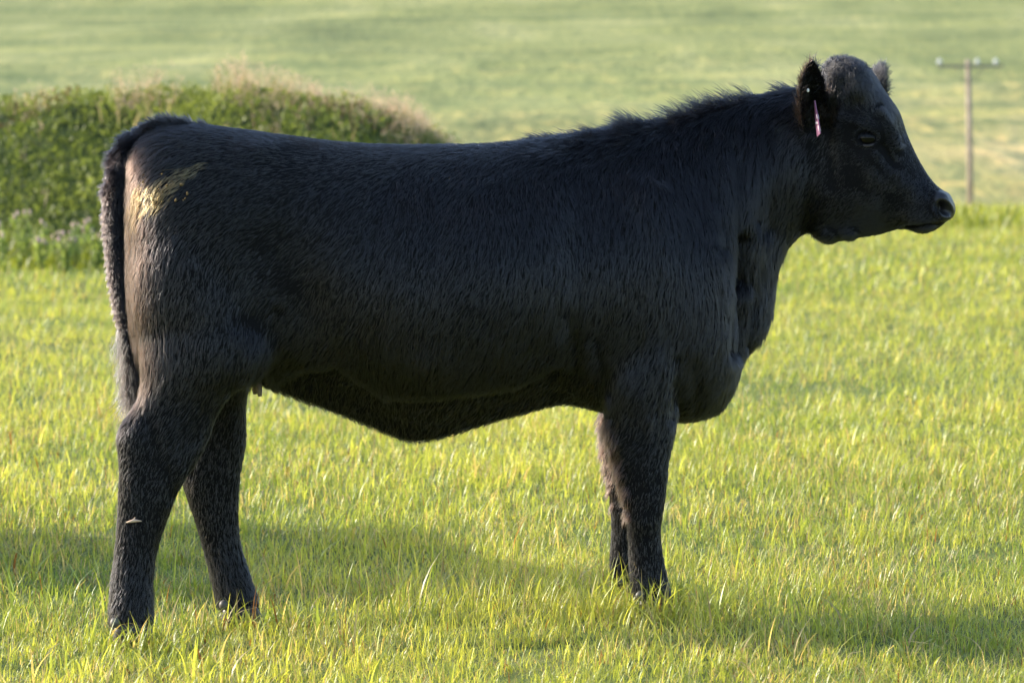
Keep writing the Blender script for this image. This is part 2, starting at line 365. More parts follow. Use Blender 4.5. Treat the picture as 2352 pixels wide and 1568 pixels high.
# thistles in front of the bank
M_STEM = mat_simple('thistle_stem', (0.12, 0.17, 0.06), 0.7)
M_BLOOM = mat_simple('thistle_bloom', (0.62, 0.44, 0.42), 0.8)
def tube(path, rad, ns=6):
    path = np.asarray(path, float); n = len(path); V = []
    T = np.gradient(path, axis=0); T /= np.linalg.norm(T, axis=1)[:, None]
    ref = np.array([0, 1, 0.1]) if abs(T[0][1]) < 0.9 else np.array([1, 0, 0.])
    for i in range(n):
        a = np.cross(T[i], ref); a /= np.linalg.norm(a); b = np.cross(T[i], a)
        for k in range(ns):
            t = 2*math.pi*k/ns; V.append(path[i]+rad[i]*(math.cos(t)*a+math.sin(t)*b))
    F = []
    for i in range(n-1):
        for k in range(ns):
            F.append((i*ns+k, i*ns+(k+1) % ns, (i+1)*ns+(k+1) % ns, (i+1)*ns+k))
    V.append(path[0]); V.append(path[-1]); c0, c1 = len(V)-2, len(V)-1
    F3 = [((k+1) % ns, k, c0) for k in range(ns)]+[((n-1)*ns+k, (n-1)*ns+(k+1) % ns, c1) for k in range(ns)]
    return np.array(V), [np.array(F), np.array(F3)]
def merge(parts):
    V, F3, F4 = [], [], []; off = 0
    for v, fs in parts:
        for f in fs:
            f = np.asarray(f)
            (F3 if f.shape[1] == 3 else F4).append(f+off)
        V.append(v); off += len(v)
    return np.concatenate(V), [np.concatenate(q) for q in (F4, F3) if q]
def ball(c, r, n=8, m=6):
    c = np.asarray(c, float); r = np.ones(3)*r; V = []
    for i in range(m+1):
        p = math.pi*i/m
        for k in range(n):
            t = 2*math.pi*k/n; V.append(c+r*np.array([math.sin(p)*math.cos(t), math.sin(p)*math.sin(t), math.cos(p)]))
    F = [(i*n+k, i*n+(k+1) % n, (i+1)*n+(k+1) % n, (i+1)*n+k) for i in range(m) for k in range(n)]
    return np.array(V), [np.array(F)]
def thistle(x, y, h, label, nb):
    r = empty('thistle', (x, y, float(gh(np.array([x]), np.array([y]))[0])))
    tagp(r, label, 'thistle', 'thistles along the foot of the bank')
    br, tops = [], []
    for b in range(nb):
        a = random.random()*6.28; s = random.uniform(0.03, 0.10)*h/0.35; hh = h*(1 if b == 0 else random.uniform(0.6, 0.97))
        p = [(0, 0, 0), (0.3*s*math.cos(a), 0.3*s*math.sin(a), hh*0.4), (0.8*s*math.cos(a), .8*s*math.sin(a), hh*0.75), (s*math.cos(a), s*math.sin(a), hh)]
        br.append(tube(p, [0.006, 0.005, 0.004, 0.003], 5)); tops.append(p)
    V, F = merge(br); mesh_np('stem', V, F, M_STEM, r)
    LP = []
    for p in tops:
        p = np.array(p)
        for _ in range(38):
            t = random.random()*0.93; q = np.array([np.interp(t*3, [0, 1, 2, 3], p[:, j]) for j in range(3)]); LP.append(q)
    LP = np.array(LP); nl = len(LP)
    lc = leaf_cloud('leaves', LP, 0.03+0.04*RNG.random(nl), np.array([[0.26, 0.32, 0.11]])*(0.7+0.6*RNG.random(nl))[:, None], M_WEED, 0.1); lc.parent = r
    for p in tops:
        p = p[-1]
        for _ in range(2):
            q = (p[0]+random.uniform(-.025, .025), p[1]+random.uniform(-.02, .02), p[2]+random.uniform(-.03, .012))
            V, F = merge([ball(q, (0.010, 0.010, 0.012)), tube([(q[0], q[1], q[2]+.006), (q[0], q[1], q[2]+.026)], [0.008, 0.014], 7)])
            mesh_np('flower', V, F, M_BLOOM, r)
TH = [(8, 515, 2, 'pale pink thistle at the left edge of the photo'), (52, 482, 3, 'tallest pink thistle, rising alone in front of the dark bank'),
      (50, 522, 3, 'short pink thistle in front of the tallest one'), (92, 512, 3, 'pink thistle just right of the tallest one'),
      (118, 536, 2, 'lowest pink thistle between two taller neighbours'), (150, 514, 4, 'broad bushy pink thistle in the middle of the row'),
      (172, 520, 3, 'narrow pink thistle right of the bushy one'), (188, 526, 2, 'short pink thistle second nearest to the cow tail'),
      (220, 508, 4, 'pink thistle half hidden behind the cow tail')]
for j, (u, v, nb, lab) in enumerate(TH):
    y = 26.8+0.35*((j*7) % 5); zt = EYE-(v-223)*y/8280.0
    thistle((u-1176)*y/8280, y, max(0.2, zt-float(gh(np.array([(u-1176)*y/8280]), np.array([y]))[0])), lab, nb)
# rough taller growth at the foot of the bank and on the right-hand rim
n = 26000
x1 = -8+9.5*RNG.random(n); y1 = 27.2+2.6*RNG.random(n)
n_ = 9000; x2 = 1.6+6.5*RNG.random(n_); y2 = 34+6*RNG.random(n_); cl = n2(x2/1.2, y2/1.2, 61); k = RNG.random(n_) < sstep(0.3, 0.7, cl); x2, y2 = x2[k], y2[k]
x = np.concatenate([x1, x2]); y = np.concatenate([y1, y2]); n = len(x)
h = (0.08+0.2*RNG.random(n))*(0.4+0.9*n2(x/0.4, y/0.5, 62))*np.where(y < 31, sstep(26.8, 28.4, y)*0.8+0.35, 0.9)
f = np.clip(0.2+0.9*n2(x/0.3, y/0.5, 63)+0.3*(RNG.random(n)-.5), 0, 1)[:, None]
col = np.array([0.07, 0.12, 0.025])*(1-f)+np.array([0.24, 0.28, 0.06])*f
tagp(blades('tall_grass', x, y, gh(x, y)-.01, h, 0.01+0.012*RNG.random(n), 0.2+0.6*RNG.random(n), RNG.random(n)*6.28, col, 2, M_GRASS),
     'rough taller grass at the foot of the bank and along the field rim', 'tall grass', kind='stuff')

# ------------------------------------------------------------------ power pole in the valley
M_POLE = mat_simple('weathered_pole_wood', (0.33, 0.27, 0.22), 0.85, 0.2, 0.25, 3, 0.5, 30)
M_ARM = mat_simple('grey_crossarm_wood', (0.20, 0.19, 0.17), 0.85, 0.2)
M_INS = mat_simple('white_glazed_insulator', (0.6, 0.63, 0.66), 0.3, 0.5, 0.05)
YP = 150.0
def pz(v): return EYE-(v-223)*YP/8280*1.0
px = (2223-1176)*YP/8280
base = float(gh(np.array([px]), np.array([YP]))[0])-0.3
pole = empty('power_pole', (px, YP, base)); tagp(pole, 'weathered wooden power pole with a crossarm, right of the cow head', 'power pole')
H = pz(138)-base
V, F = tube([(0.12, 0, 0), (0.06, 0, H*0.5), (-0.05, 0, H)], [0.14, 0.125, 0.10], 16); mesh_np('pole_shaft', V, F, M_POLE, pole)
def box(c, s):
    c = np.array(c, float); s = np.array(s)/2.0
    V = np.array([c+s*np.array(q) for q in [(-1, -1, -1), (1, -1, -1), (1, 1, -1), (-1, 1, -1), (-1, -1, 1), (1, -1, 1), (1, 1, 1), (-1, 1, 1)]])
    return V, [np.array([(0, 3, 2, 1), (4, 5, 6, 7), (0, 1, 5, 4), (1, 2, 6, 5), (2, 3, 7, 6), (3, 0, 4, 7)])]
za = pz(153)-base
V, F = box((0.05, -0.19, za), (2.7, 0.09, 0.11)); mesh_np('crossarm', V, F, M_ARM, pole, False)
for sx in (-1, 1):
    V, F = tube([(0.02*sx, -0.15, za-0.75), (0.62*sx, -0.2, za-0.06)], [0.018, 0.018], 6); mesh_np('brace', V, F, M_ARM, pole)
for u in (2154, 2240, 2282):
    ix = (u-1176)*YP/8280-px
    V, F = merge([tube([(ix, -0.19, za+0.05), (ix, -0.19, za+0.12)], [0.02, 0.02], 8), ball((ix, -0.19, za+0.17), (0.11, 0.11, 0.06), 12, 6), ball((ix, -0.19, za+0.24), (0.075, 0.075, 0.07), 12, 6)])
    mesh_np('insulator', V, F, M_INS, pole)

# ================================================================== the cow
YAW = math.radians(9.0); ORG = np.array([-0.2, 9.02, 0.0])
ES = np.array([math.cos(YAW), math.sin(YAW), 0.0]); ET = np.array([-math.sin(YAW), math.cos(YAW), 0.0]); EZ = np.array([0, 0, 1.0])
def unproj(u, v, t=0.0):                     # pixel -> world point on body-parallel plane offset t (negative = near side)
    d = ray(u, v); o = np.array([0, 0, EYE]); q = ORG+ET*t
    return o+d*(np.dot(q-o, ET)/np.dot(d, ET))
# head frame: own vertical plane turned towards the camera
HYAW = math.radians(-13.0)
NECK_PIV = unproj(1880, 300, 0.0)
HS = np.array([math.cos(HYAW), math.sin(HYAW), 0.0]); HT = np.array([-math.sin(HYAW), math.cos(HYAW), 0.0])
def unproj_h(u, v, t=0.0):
    d = ray(u, v); o = np.array([0, 0, EYE]); q = NECK_PIV+HT*t
    return o+d*(np.dot(q-o, HT)/np.dot(d, HT))

def loft(secs, ns=36):
    """secs: list of (top point, bottom point, lateral axis, halfwidth, f = height fraction of max width from top, exp_up, exp_low)"""
    n = len(secs); V = []
    for (T, B, lat, w_, f, eu, el) in secs:
        C = T+(B-T)*f; up = T-C; dn = B-C
        for k in range(ns):
            a = 2*math.pi*k/ns; c, s = math.cos(a), math.sin(a)
            e = eu if c > 0 else el
            cc = abs(c)**(2/e); ss = abs(s)**(2/e)
            V.append(C+(up if c > 0 else dn)*cc+lat*w_*ss*(1 if s > 0 else -1))
    V.append((secs[0][0]+secs[0][1])/2); V.append((secs[-1][0]+secs[-1][1])/2)
    F = [(i*ns+k, i*ns+(k+1) % ns, (i+1)*ns+(k+1) % ns, (i+1)*ns+k) for i in range(n-1) for k in range(ns)]
    c0, c1 = n*ns, n*ns+1
    F3 = [((k+1) % ns, k, c0) for k in range(ns)]+[((n-1)*ns+k, (n-1)*ns+(k+1) % ns, c1) for k in range(ns)]
    return np.array(V), [np.array(F), np.array(F3)]
def resample(rows, m):
    rows = np.array(rows, float); k = np.concatenate([[0], np.cumsum(np.maximum(np.linalg.norm(np.diff(rows[:, :2], axis=0), axis=1), 1))])
    q = np.linspace(0, k[-1], m); out = []
    # monotone-ish cubic (catmull) interpolation
    for t in q:
        i = min(max(np.searchsorted(k, t, side='right')-1, 0), len(rows)-2)
        h = k[i+1]-k[i]; s = (t-k[i])/h
        m0 = (rows[i+1]-rows[i-1])/(k[i+1]-k[i-1]) if i > 0 else (rows[1]-rows[0])/(k[1]-k[0])
        m1 = (rows[i+2]-rows[i])/(k[i+2]-k[i]) if i+2 < len(rows) else (rows[-1]-rows[-2])/(k[-1]-k[-2])
        out.append((2*s**3-3*s**2+1)*rows[i]+(s**3-2*s**2+s)*h*m0+(-2*s**3+3*s**2)*rows[i+1]+(s**3-s**2)*h*m1)
    return out
parts = []
# torso: u, top v, bottom v, half width, f, exp_up, exp_low
TORSO = [(286, 420, 640, .06, .5, 2, 2), (294, 352, 760, .115, .45, 2.2, 2.2), (312, 318, 850, .158, .45, 2.2, 2.2), (360, 290, 880, .195, .42, 2.1, 2.1), (450, 284, 875, .225, .40, 2.1, 2),
         (560, 297, 868, .24, .38, 2.0, 2.0), (650, 308, 904, .245, .42, 1.95, 1.9), (750, 321, 940, .265, .46, 1.95, 1.8), (850, 329, 980, .285, .48, 1.95, 1.7), (940, 332, 1014, .295, .48, 1.95, 1.7),
         (1020, 332, 1004, .30, .48, 1.95, 1.75), (1100, 331, 978, .298, .48, 1.95, 1.8), (1200, 326, 950, .285, .48, 1.9, 1.85), (1290, 312, 928, .268, .48, 1.85, 1.9), (1380, 298, 946, .25, .5, 1.8, 2), (1460, 285, 962, .238, .52, 1.8, 2.1),
         (1540, 290, 968, .225, .55, 1.8, 2.1), (1600, 330, 966, .20, .55, 2, 2.1), (1645, 420, 935, .165, .55, 2, 2.1), (1674, 540, 890, .115, .5, 2, 2), (1690, 640, 820, .04, .5, 2, 2)]
parts.append(loft([(unproj(r[0], r[1]), unproj(r[0], r[2]), ET, r[3], r[4], r[5], r[6]) for r in resample(TORSO, 70)]))
# neck: top u, top v, bottom u, bottom v, half width ... lateral axis turns from body to head
NECK = [(1400, 296, 1500, 900, .19, 0), (1480, 285, 1640, 905, .185, 0), (1550, 268, 1682, 850, .155, 0), (1610, 250, 1722, 770, .135, .05), (1680, 232, 1748, 700, .122, .15), (1740, 218, 1768, 620, .115, .35), (1800, 208, 1812, 572, .112, .6),
        (1850, 200, 1850, 540, .108, .85), (1885, 205, 1885, 525, .10, 1)]
secs = []
for r in resample(NECK, 34):
    f = float(np.clip(r[5], 0, 1)); T = unproj(r[0], r[1])*(1-f)+unproj_h(r[0], r[1])*f; B = unproj(r[2], r[3])*(1-f)+unproj_h(r[2], r[3])*f
    lat = ET*(1-f)+HT*f; lat /= np.linalg.norm(lat); secs.append((T, B, lat, r[4], .45, 1.9, 1.55))
parts.append(loft(secs))
# dewlap / brisket keel
DEW = [(1560, 880, 1560, 960, .10), (1620, 800, 1645, 952, .10), (1650, 740, 1688, 890, .085), (1680, 690, 1712, 822, .065), (1700, 640, 1756, 782, .055), (1715, 590, 1776, 715, .05), (1735, 540, 1784, 640, .05), (1790, 500, 1810, 568, .04)]
parts.append(loft([(unproj(r[0], r[1]), unproj(r[2], r[3]), ET, r[4], .4, 2, 1.8) for r in resample(DEW, 24)]))
# head
HEAD = [(1862, 235, 1872, 505, .06, .4, 2.2, 1.9), (1885, 172, 1888, 545, .085, .38, 2.3, 1.8), (1915, 140, 1920, 554, .098, .35, 2.4, 1.75), (1953, 138, 1950, 550, .106, .35, 2.5, 1.7), (1993, 161, 1985, 542, .110, .35, 2.6, 1.7), (2030, 210, 2018, 538, .106, .36, 2.6, 1.7),
        (2062, 256, 2050, 530, .092, .38, 2.5, 1.7), (2083, 310, 2076, 525, .078, .42, 2.3, 1.8), (2106, 360, 2098, 530, .068, .46, 2.2, 1.9), (2131, 402, 2120, 535, .063, .5, 2.2, 2.1), (2153, 429, 2145, 528, .060, .5, 2.4, 2.2),
        (2172, 440, 2166, 515, .054, .5, 2.5, 2.2), (2187, 456, 2182, 504, .040, .5, 2.5, 2.2), (2193, 468, 2190, 492, .018, .5, 2, 2)]
parts.append(loft([(unproj_h(r[0], r[1]), unproj_h(r[2], r[3]), HT, r[4], r[5], r[6], r[7]) for r in resample(HEAD, 46)]))
# throat folds
for (u, v, ru, rv, t) in ((1903, 534, 38, 26, .03), (1950, 530, 34, 20, .02)):
    c = unproj_h(u, v, 0); parts.append(ball(c, (ru*.00109, .05, rv*.00109), 20, 14))
def leg(rows, t, m=40, tend=None, ns=28):
    secs = []
    for r in resample(rows, m):
        v, l, rr, b = r[:4]; tt = t if len(r) < 5 else r[4]; g_ = 11*sstep(900, 1020, v); l -= g_; rr += g_; b += .002
        secs.append((unproj(l, v, tt), unproj(rr, v, tt), ET, b, .5, 2.05, 2.05))
    return loft(secs, ns)
HN = [(640, 330, 640, .07, -.10), (740, 318, 625, .09, -.125), (810, 318, 600, .088, -.135), (870, 322, 560, .078, -.14), (915, 314, 525, .062, -.145), (955, 292, 498, .052, -.15), (995, 272, 480, .047, -.155), (1040, 278, 460, .043, -.155), (1090, 279, 428, .040, -.155), (1130, 278, 402, .037, -.155),
      (1180, 276, 384, .034, -.155), (1240, 272, 362, .033, -.155), (1300, 266, 348, .034, -.155), (1350, 261, 345, .038, -.155), (1415, 258, 345, .042, -.155), (1455, 262, 344, .041, -.155)]
HF = [(700, 380, 620, .08, .10), (800, 400, 600, .08, .13), (880, 430, 575, .07, .14), (950, 435, 562, .055, .15), (1000, 430, 560, .048, .155), (1050, 424, 552, .044, .155), (1100, 424, 544, .040, .155), (1150, 438, 541, .037, .155), (1200, 455, 541, .034, .155), (1250, 470, 546, .033, .155), (1310, 487, 564, .036, .155),
      (1365, 500, 582, .040, .155), (1412, 510, 592, .041, .155)]
FN = [(700, 1370, 1580, .06, -.12), (800, 1365, 1580, .078, -.135), (880, 1380, 1568, .075, -.14), (940, 1388, 1556, .062, -.14), (990, 1396, 1545, .053, -.14), (1050, 1412, 1530, .047, -.14), (1100, 1424, 1525, .043, -.14), (1150, 1438, 1520, .042, -.14), (1190, 1446, 1512, .040, -.14), (1240, 1450, 1510, .034, -.14), (1290, 1452, 1518, .034, -.14), (1340, 1456, 1528, .038, -.14), (1395, 1466, 1538, .041, -.14)]
FF = [(860, 1400, 1540, .065, .12), (930, 1384, 1520, .055, .13), (1000, 1384, 1500, .048, .135), (1060, 1393, 1490, .044, .14), (1110, 1402, 1485, .042, .14), (1150, 1409, 1480, .040, .14), (1200, 1412, 1474, .036, .14), (1260, 1410, 1468, .034, .14), (1305, 1408, 1468, .036, .14), (1362, 1420, 1474, .037, .14)]
for rows in (HN, HF, FN, FF):
    V_, F_ = leg([(r[0], r[1], r[2], r[3], r[4]) for r in rows], 0)
    parts.append((V_, F_))
# shoulder masses
def blob(u, v, t, ru, rv, rt, tilt=0.0):
    c = unproj(u, v, t); V, F = ball((0, 0, 0), 1, 24, 16)
    V = V*np.array([ru*.00109, rt, rv*.00109]); cs, sn = math.cos(tilt), math.sin(tilt)
    X = V[:, 0]*cs+V[:, 2]*sn; Z = -V[:, 0]*sn+V[:, 2]*cs
    return c+X[:, None]*ES+V[:, 1][:, None]*ET+Z[:, None]*EZ, F
for sg_ in (-1, 1):
    parts.append(blob(1490, 640, .15*sg_, 120, 250, .088, -.12))
    parts.append(blob(1500, 820, .14*sg_, 95, 110, .085, 0))
    parts.append(blob(455, 640, .13*sg_, 150, 230, .10, .1))
    parts.append(blob(560, 800, .15*sg_, 75, 95, .06, .5))
# ears: cupped leaf with thickness; tip, base, opening direction
def ear(base, tip, side, wid, openv, flare=1.0, cup=0.55):
    ax = tip-base; Ln = np.linalg.norm(ax); ax = ax/Ln
    op = openv-ax*np.dot(openv, ax); op /= np.linalg.norm(op); sd = np.cross(ax, op)
    nl, nw = 18, 12; outer, inner = [], []
    for i in range(nl):
        t = i/(nl-1); w_ = wid*(0.42+0.70*math.sin(math.pi*(0.18+0.74*t))**0.9)*(1 if t < .6 else max(.25, math.sqrt(max(0, 1-((t-.6)/.4)**2.4))))
        for k in range(nw):
            a = (k/(nw-1)*2-1); ang = a*(1.35-0.5*t)
            p = base+ax*Ln*t+sd*w_*math.sin(ang)*0.5-op*w_*cup*(math.cos(ang)-0.35)
            nrm = -(sd*math.sin(ang)*-1+op*math.cos(ang)); nrm /= np.linalg.norm(nrm)
            outer.append(p+nrm*0.0055); inner.append(p-nrm*0.0055)
    V = np.array(outer+inner); q = nl*nw; F = []
    for i in range(nl-1):
        for k in range(nw-1):
            a = i*nw+k; F.append((a, a+1, a+nw+1, a+nw)); F.append((q+a, q+a+nw, q+a+nw+1, q+a+1))
    for i in range(nl-1):
        a = i*nw; F.append((a, a+nw, q+a+nw, q+a)); a = i*nw+nw-1; F.append((a, q+a, q+a+nw, a+nw))
    for k in range(nw-1):
        F.append((k, q+k, q+k+1, k+1)); a = (nl-1)*nw+k; F.append((a, a+1, q+a+1, q+a))
    return V, [np.array(F)]
eb = unproj_h(1874, 300, -.095); et = unproj_h(1868, 140, -.175)
parts.append(ear(eb, et, -1, 0.076, np.array([0.42, -0.9, -.05])))
EAR_N = (eb, et)
fb = unproj_h(2004, 225, .10); ft = unproj_h(2028, 156, .17)
parts.append(ear(fb-np.array([.0, 0, .05]), ft, 1, 0.070, np.array([0.75, 0.6, 0.0])))
Vb, Fb = merge(parts)
tmp = mesh_np('tmp_body', Vb, Fb, None)
md = tmp.modifiers.new('r', 'REMESH'); md.mode = 'VOXEL'; md.voxel_size = 0.0044; md.adaptivity = 0
dg_ = bpy.context.evaluated_depsgraph_get(); ev = tmp.evaluated_get(dg_); me = ev.to_mesh()
nv = len(me.vertices); BV = np.empty(nv*3, np.float32); me.vertices.foreach_get('co', BV); BV = BV.reshape(-1, 3).astype(np.float64)
nf = len(me.polygons); li = np.empty(len(me.loops), np.int32); me.loops.foreach_get('vertex_index', li); BF = li.reshape(-1, 4)
ne = len(me.edges); BE = np.empty(ne*2, np.int32); me.edges.foreach_get('vertices', BE); BE = BE.reshape(-1, 2)
ev.to_mesh_clear(); bpy.data.objects.remove(tmp)
deg = np.bincount(BE.ravel(), minlength=nv).astype(float)
def lap(V, wgt, it, lam=0.6):
    for _ in range(it):
        A = np.empty_like(V)
        for c in range(3):
            A[:, c] = np.bincount(BE[:, 0], V[BE[:, 1], c], nv)+np.bincount(BE[:, 1], V[BE[:, 0], c], nv)
        V = V+(A/deg[:, None]-V)*(lam*wgt)[:, None]
    return V
def normals(V, F):
    n_ = np.cross(V[F[:, 2]]-V[F[:, 0]], V[F[:, 3]]-V[F[:, 1]]); out = np.zeros_like(V)
    for k in range(4):
        for c in range(3): out[:, c] += np.bincount(F[:, k], n_[:, c], len(V))
    return out/np.maximum(np.linalg.norm(out, axis=1), 1e-12)[:, None]
def mirrored_px(P):
    """photo position of the point, or of its mirror image when it lies on the far side"""
    hs = np.dot(P-NECK_PIV, HS); inhead = hs > -0.01
    t = np.dot(P-ORG, ET); Q = P-ET[None, :]*(2*np.clip(t, 0, None))[:, None]
    th = np.dot(P-NECK_PIV, HT); QH = P-HT[None, :]*(2*np.clip(th, 0, None))[:, None]
    Q = np.where((inhead & (P[:, 2] > 0.85))[:, None], QH, Q)
    return project(Q)
U, Vp = mirrored_px(BV); hd = np.dot(BV-NECK_PIV, HS)
def is_ear(P):
    """rough ear mask by distance to ear axes"""
    m = np.zeros(len(P), bool)
    for a, b in ((eb, et), (fb, ft)):
        ab = b-a; t = np.clip(((P-a)@ab)/np.dot(ab, ab), 0.22, 1.1); m |= np.linalg.norm(P-(a+t[:, None]*ab), axis=1) < 0.055
    return m
earm = is_ear(BV) & (hd > -0.2) & (BV[:, 2] > 1.0)
headf = sstep(1860, 1930, U)*(Vp < 600)
wgt = (1-0.9*headf)*(1-earm*0.9); BV = lap(BV, wgt, 68); BV = lap(BV, np.where(earm, .3, .8), 8)
NR = normals(BV, BF)
side = np.clip(-(NR@ET), -1, 1)
U, Vp = mirrored_px(BV)
lateral = np.abs(np.where(headf > .5, NR@HT, NR@ET))
def g2(cu, cv, ru, rv, a=0.0):
    du, dv = U-cu, Vp-cv; c, s = math.cos(a), math.sin(a); x_ = du*c+dv*s; y_ = -du*s+dv*c
    return np.exp(-(x_/ru)**2-(y_/rv)**2)
def seg(u0, v0, u1, v1, r):
    d = np.array([u1-u0, v1-v0], float); L2 = d@d; t = np.clip(((U-u0)*d[0]+(Vp-v0)*d[1])/L2, 0, 1)
    return np.exp(-(((U-u0-t*d[0])**2+(Vp-v0-t*d[1])**2)/r**2))
D = np.zeros(nv)
for a in [(640, 580, 85, 110, 0, -.026), (700, 700, 60, 70, .3, -.014), (600, 345, 55, 30, 0, .010), (470, 420, 60, 50, 0, -.006), (510, 780, 80, 130, 0, .018), (1400, 420, 60, 130, .1, -.008), (1600, 420, 40, 150, -.1, -.006),
          (1150, 600, 150, 200, 0, .008), (1330, 540, 40, 190, 0, -.016), (1480, 560, 70, 170, -.1, .008), (860, 560, 30, 160, .15, -.004), (1000, 560, 30, 170, .1, -.004), (440, 1010, 30, 60, .5, -.006), (345, 1060, 22, 90, .1, -.004), (1470, 1195, 30, 24, 0, .004), (1455, 900, 60, 60, 0, .006),
          (960, 830, 120, 40, .1, .008), (720, 880, 90, 26, .35, -.012)]:
    D += a[5]*g2(*a[:5])*sstep(0.15, 0.6, lateral)
D -= 0.006*seg(1310, 720, 1335, 850, 20)*sstep(.2, .6, lateral)
D -= 0.040*seg(1714, 545, 1712, 640, 15)*sstep(.2, .6, lateral)
D -= 0.024*seg(1706, 640, 1692, 800, 12)*sstep(.2, .6, lateral)
for a in [(1600, 830, 1612, 920, 14, -.003), (1735, 690, 1722, 790, 8, -.007), (1760, 300, 1745, 500, 10, -.006), (1690, 330, 1700, 520, 14, -.010), (1630, 330, 1660, 560, 12, -.006), (1380, 780, 1400, 900, 12, -.006), (340, 960, 400, 1130, 20, -.004), (1500, 960, 1490, 1150, 12, .004), (590, 880, 640, 720, 14, -.012), (1640, 470, 1655, 640, 14, .005)]:
    D += a[5]*seg(*a[:5])*sstep(.2, .6, lateral)
D -= 0.010*seg(1560, 820, 1555, 950, 16)*sstep(.2, .6, lateral)
D -= 0.010*seg(1790, 300, 1770, 520, 16)*sstep(.2, .6, lateral)
D -= 0.022*sstep(0, 34, Vp-np.interp(U, [600, 700, 770, 880, 1000, 1190, 1290, 1370], [880, 850, 830, 905, 905, 880, 825, 860]))*((U > 590) & (U < 1372))*(Vp > 700)*sstep(.15, .5, lateral)*sstep(590, 680, U)*(1-sstep(1270, 1350, U))
# face
hl = sstep(.15, .5, lateral)
for a in [(1993, 318, 34, 27, .1, -.012), (1990, 288, 46, 12, .35, .010), (2045, 300, 22, 40, -.4, .004), (2040, 370, 26, 36, .6, -.007), (1900, 450, 55, 70, 0, .010), (1985, 470, 50, 26, .2, .003), (2085, 460, 48, 18, .55, -.002), (2100, 505, 44, 18, .2, .005), (2165, 452, 22, 12, 0, .006), (2172, 505, 24, 14, 0, .005), (1960, 250, 32, 24, 0, -.006), (2040, 420, 70, 20, .65, .002)]:
    D += 1.25*a[5]*g2(*a[:5])*hl
D -= 0.012*seg(2085, 522, 2186, 508, 4.0)*hl
for a in [(2026, 262, 2064, 332, 10, .008), (2030, 338, 2056, 372, 11, -.009), (2020, 352, 2090, 420, 16, .003), (1868, 330, 1850, 520, 16, -.008), (1900, 300, 1915, 420, 14, -.004), (1935, 200, 1905, 300, 12, -.006)]:
    D += a[5]*seg(*a[:5])*hl
# lids: ring around the eye
eu, ev_ = 1993, 317
re = np.sqrt(((U-eu)/25)**2+((Vp-ev_)/16.5)**2)
D += hl*(0.0065*np.exp(-((re-1.15)/.28)**2)-0.008*np.exp(-(re/.8)**4))
BV = BV+NR*D[:, None]
BV = lap(BV, np.where(earm, 0, .6), 2)
# nostril
U, Vp = mirrored_px(BV); NR = normals(BV, BF)
rn = np.sqrt(((U-2168-.35*(Vp-478))/12.5)**2+((Vp-478)/15)**2)
lateralh = np.abs(NR@HT); mk = (U > 2120) & (Vp > 420)
BV = BV-NR*(mk*0.026*np.exp(-(rn)**4))[:, None]+NR*(mk*0.0045*np.exp(-((rn-1.4)/.35)**2))[:, None]
NR = normals(BV, BF); U, Vp = mirrored_px(BV)

# ---- cow root and materials
cow = empty('cow', (ORG[0], ORG[1], float(gh(np.array([ORG[0]]), np.array([ORG[1]]))[0])), YAW)
tagp(cow, 'black heifer standing side-on in sunlit pasture, facing right, with mud on her rump', 'cow')
RT = np.array([[math.cos(YAW), math.sin(YAW), 0], [-math.sin(YAW), math.cos(YAW), 0], [0, 0, 1]])
cl0 = np.array(cow.location)
def loc(P): return (np.asarray(P)-cl0)@RT.T
M_HIDE, nt, out = new_mat('black_hide')
at = N(nt, 'ShaderNodeAttribute'); at.attribute_name = 'tone'
b = N(nt, 'ShaderNodeBsdfPrincipled'); sc_ = N(nt, 'ShaderNodeSeparateColor'); nt.links.new(at.outputs['Color'], sc_.inputs[0])
cc_ = mix(nt, sc_.outputs[0], (0.004, 0.004, 0.005), (0.012, 0.0115, 0.013)); nt.links.new(cc_, b.inputs['Base Color']); sp_ = N(nt, 'ShaderNodeMapRange'); nt.links.new(sc_.outputs[0], sp_.inputs[0]); sp_.inputs[3].default_value = 0.12; sp_.inputs[4].default_value = 0.5; nt.links.new(sp_.outputs[0], b.inputs['Specular IOR Level'])
mr = N(nt, 'ShaderNodeMapRange'); nt.links.new(sc_.outputs[0], mr.inputs[0]); mr.inputs[3].default_value = 0.75; mr.inputs[4].default_value = 0.40
nt.links.new(mr.outputs[0], b.inputs['Roughness'])
tc = N(nt, 'ShaderNodeTexCoord'); vo = N(nt, 'ShaderNodeTexVoronoi'); vo.inputs['Scale'].default_value = 260; nt.links.new(tc.outputs['Object'], vo.inputs['Vector'])
bp = N(nt, 'ShaderNodeBump'); bp.inputs['Strength'].default_value = 0.5; bp.inputs['Distance'].default_value = 0.0015
nt.links.new(vo.outputs['Distance'], bp.inputs['Height']); nt.links.new(bp.outputs[0], b.inputs['Normal']); nt.links.new(b.outputs[0], out.inputs[0])
# bare nose skin
nose = sstep(-4, 6, U-np.interp(Vp, [430, 440, 455, 470, 490, 505, 520, 535], [2165, 2150, 2146, 2150, 2158, 2163, 2172, 2190]))*(Vp < 512)*(Vp > 425)*(U > 2130)
body = mesh_np('body', loc(BV), BF, M_HIDE, cow, True, {'tone': np.stack([nose]*3, 1)})

# tail
TAIL = [(480, 312, .022), (430, 309, .026), (385, 307, .028), (345, 314, .028), (311, 333, .027), (287, 362, .026), (273, 400, .025), (265, 450, .024), (262, 510, .023), (264, 570, .021), (270, 640, .019), (280, 710, .017), (291, 770, .015), (300, 830, .013), (306, 880, .011), (310, 910, .006)]
tr = resample([(a, b_, c) for a, b_, c in TAIL], 50)
tp = np.array([unproj(r[0], r[1], -.005) for r in tr]); tv, tf = tube(tp, [r[2] for r in tr], 18)
tail = mesh_np('tail', loc(tv), tf, M_HIDE, cow, True, {'tone': np.zeros((len(tv), 3))})

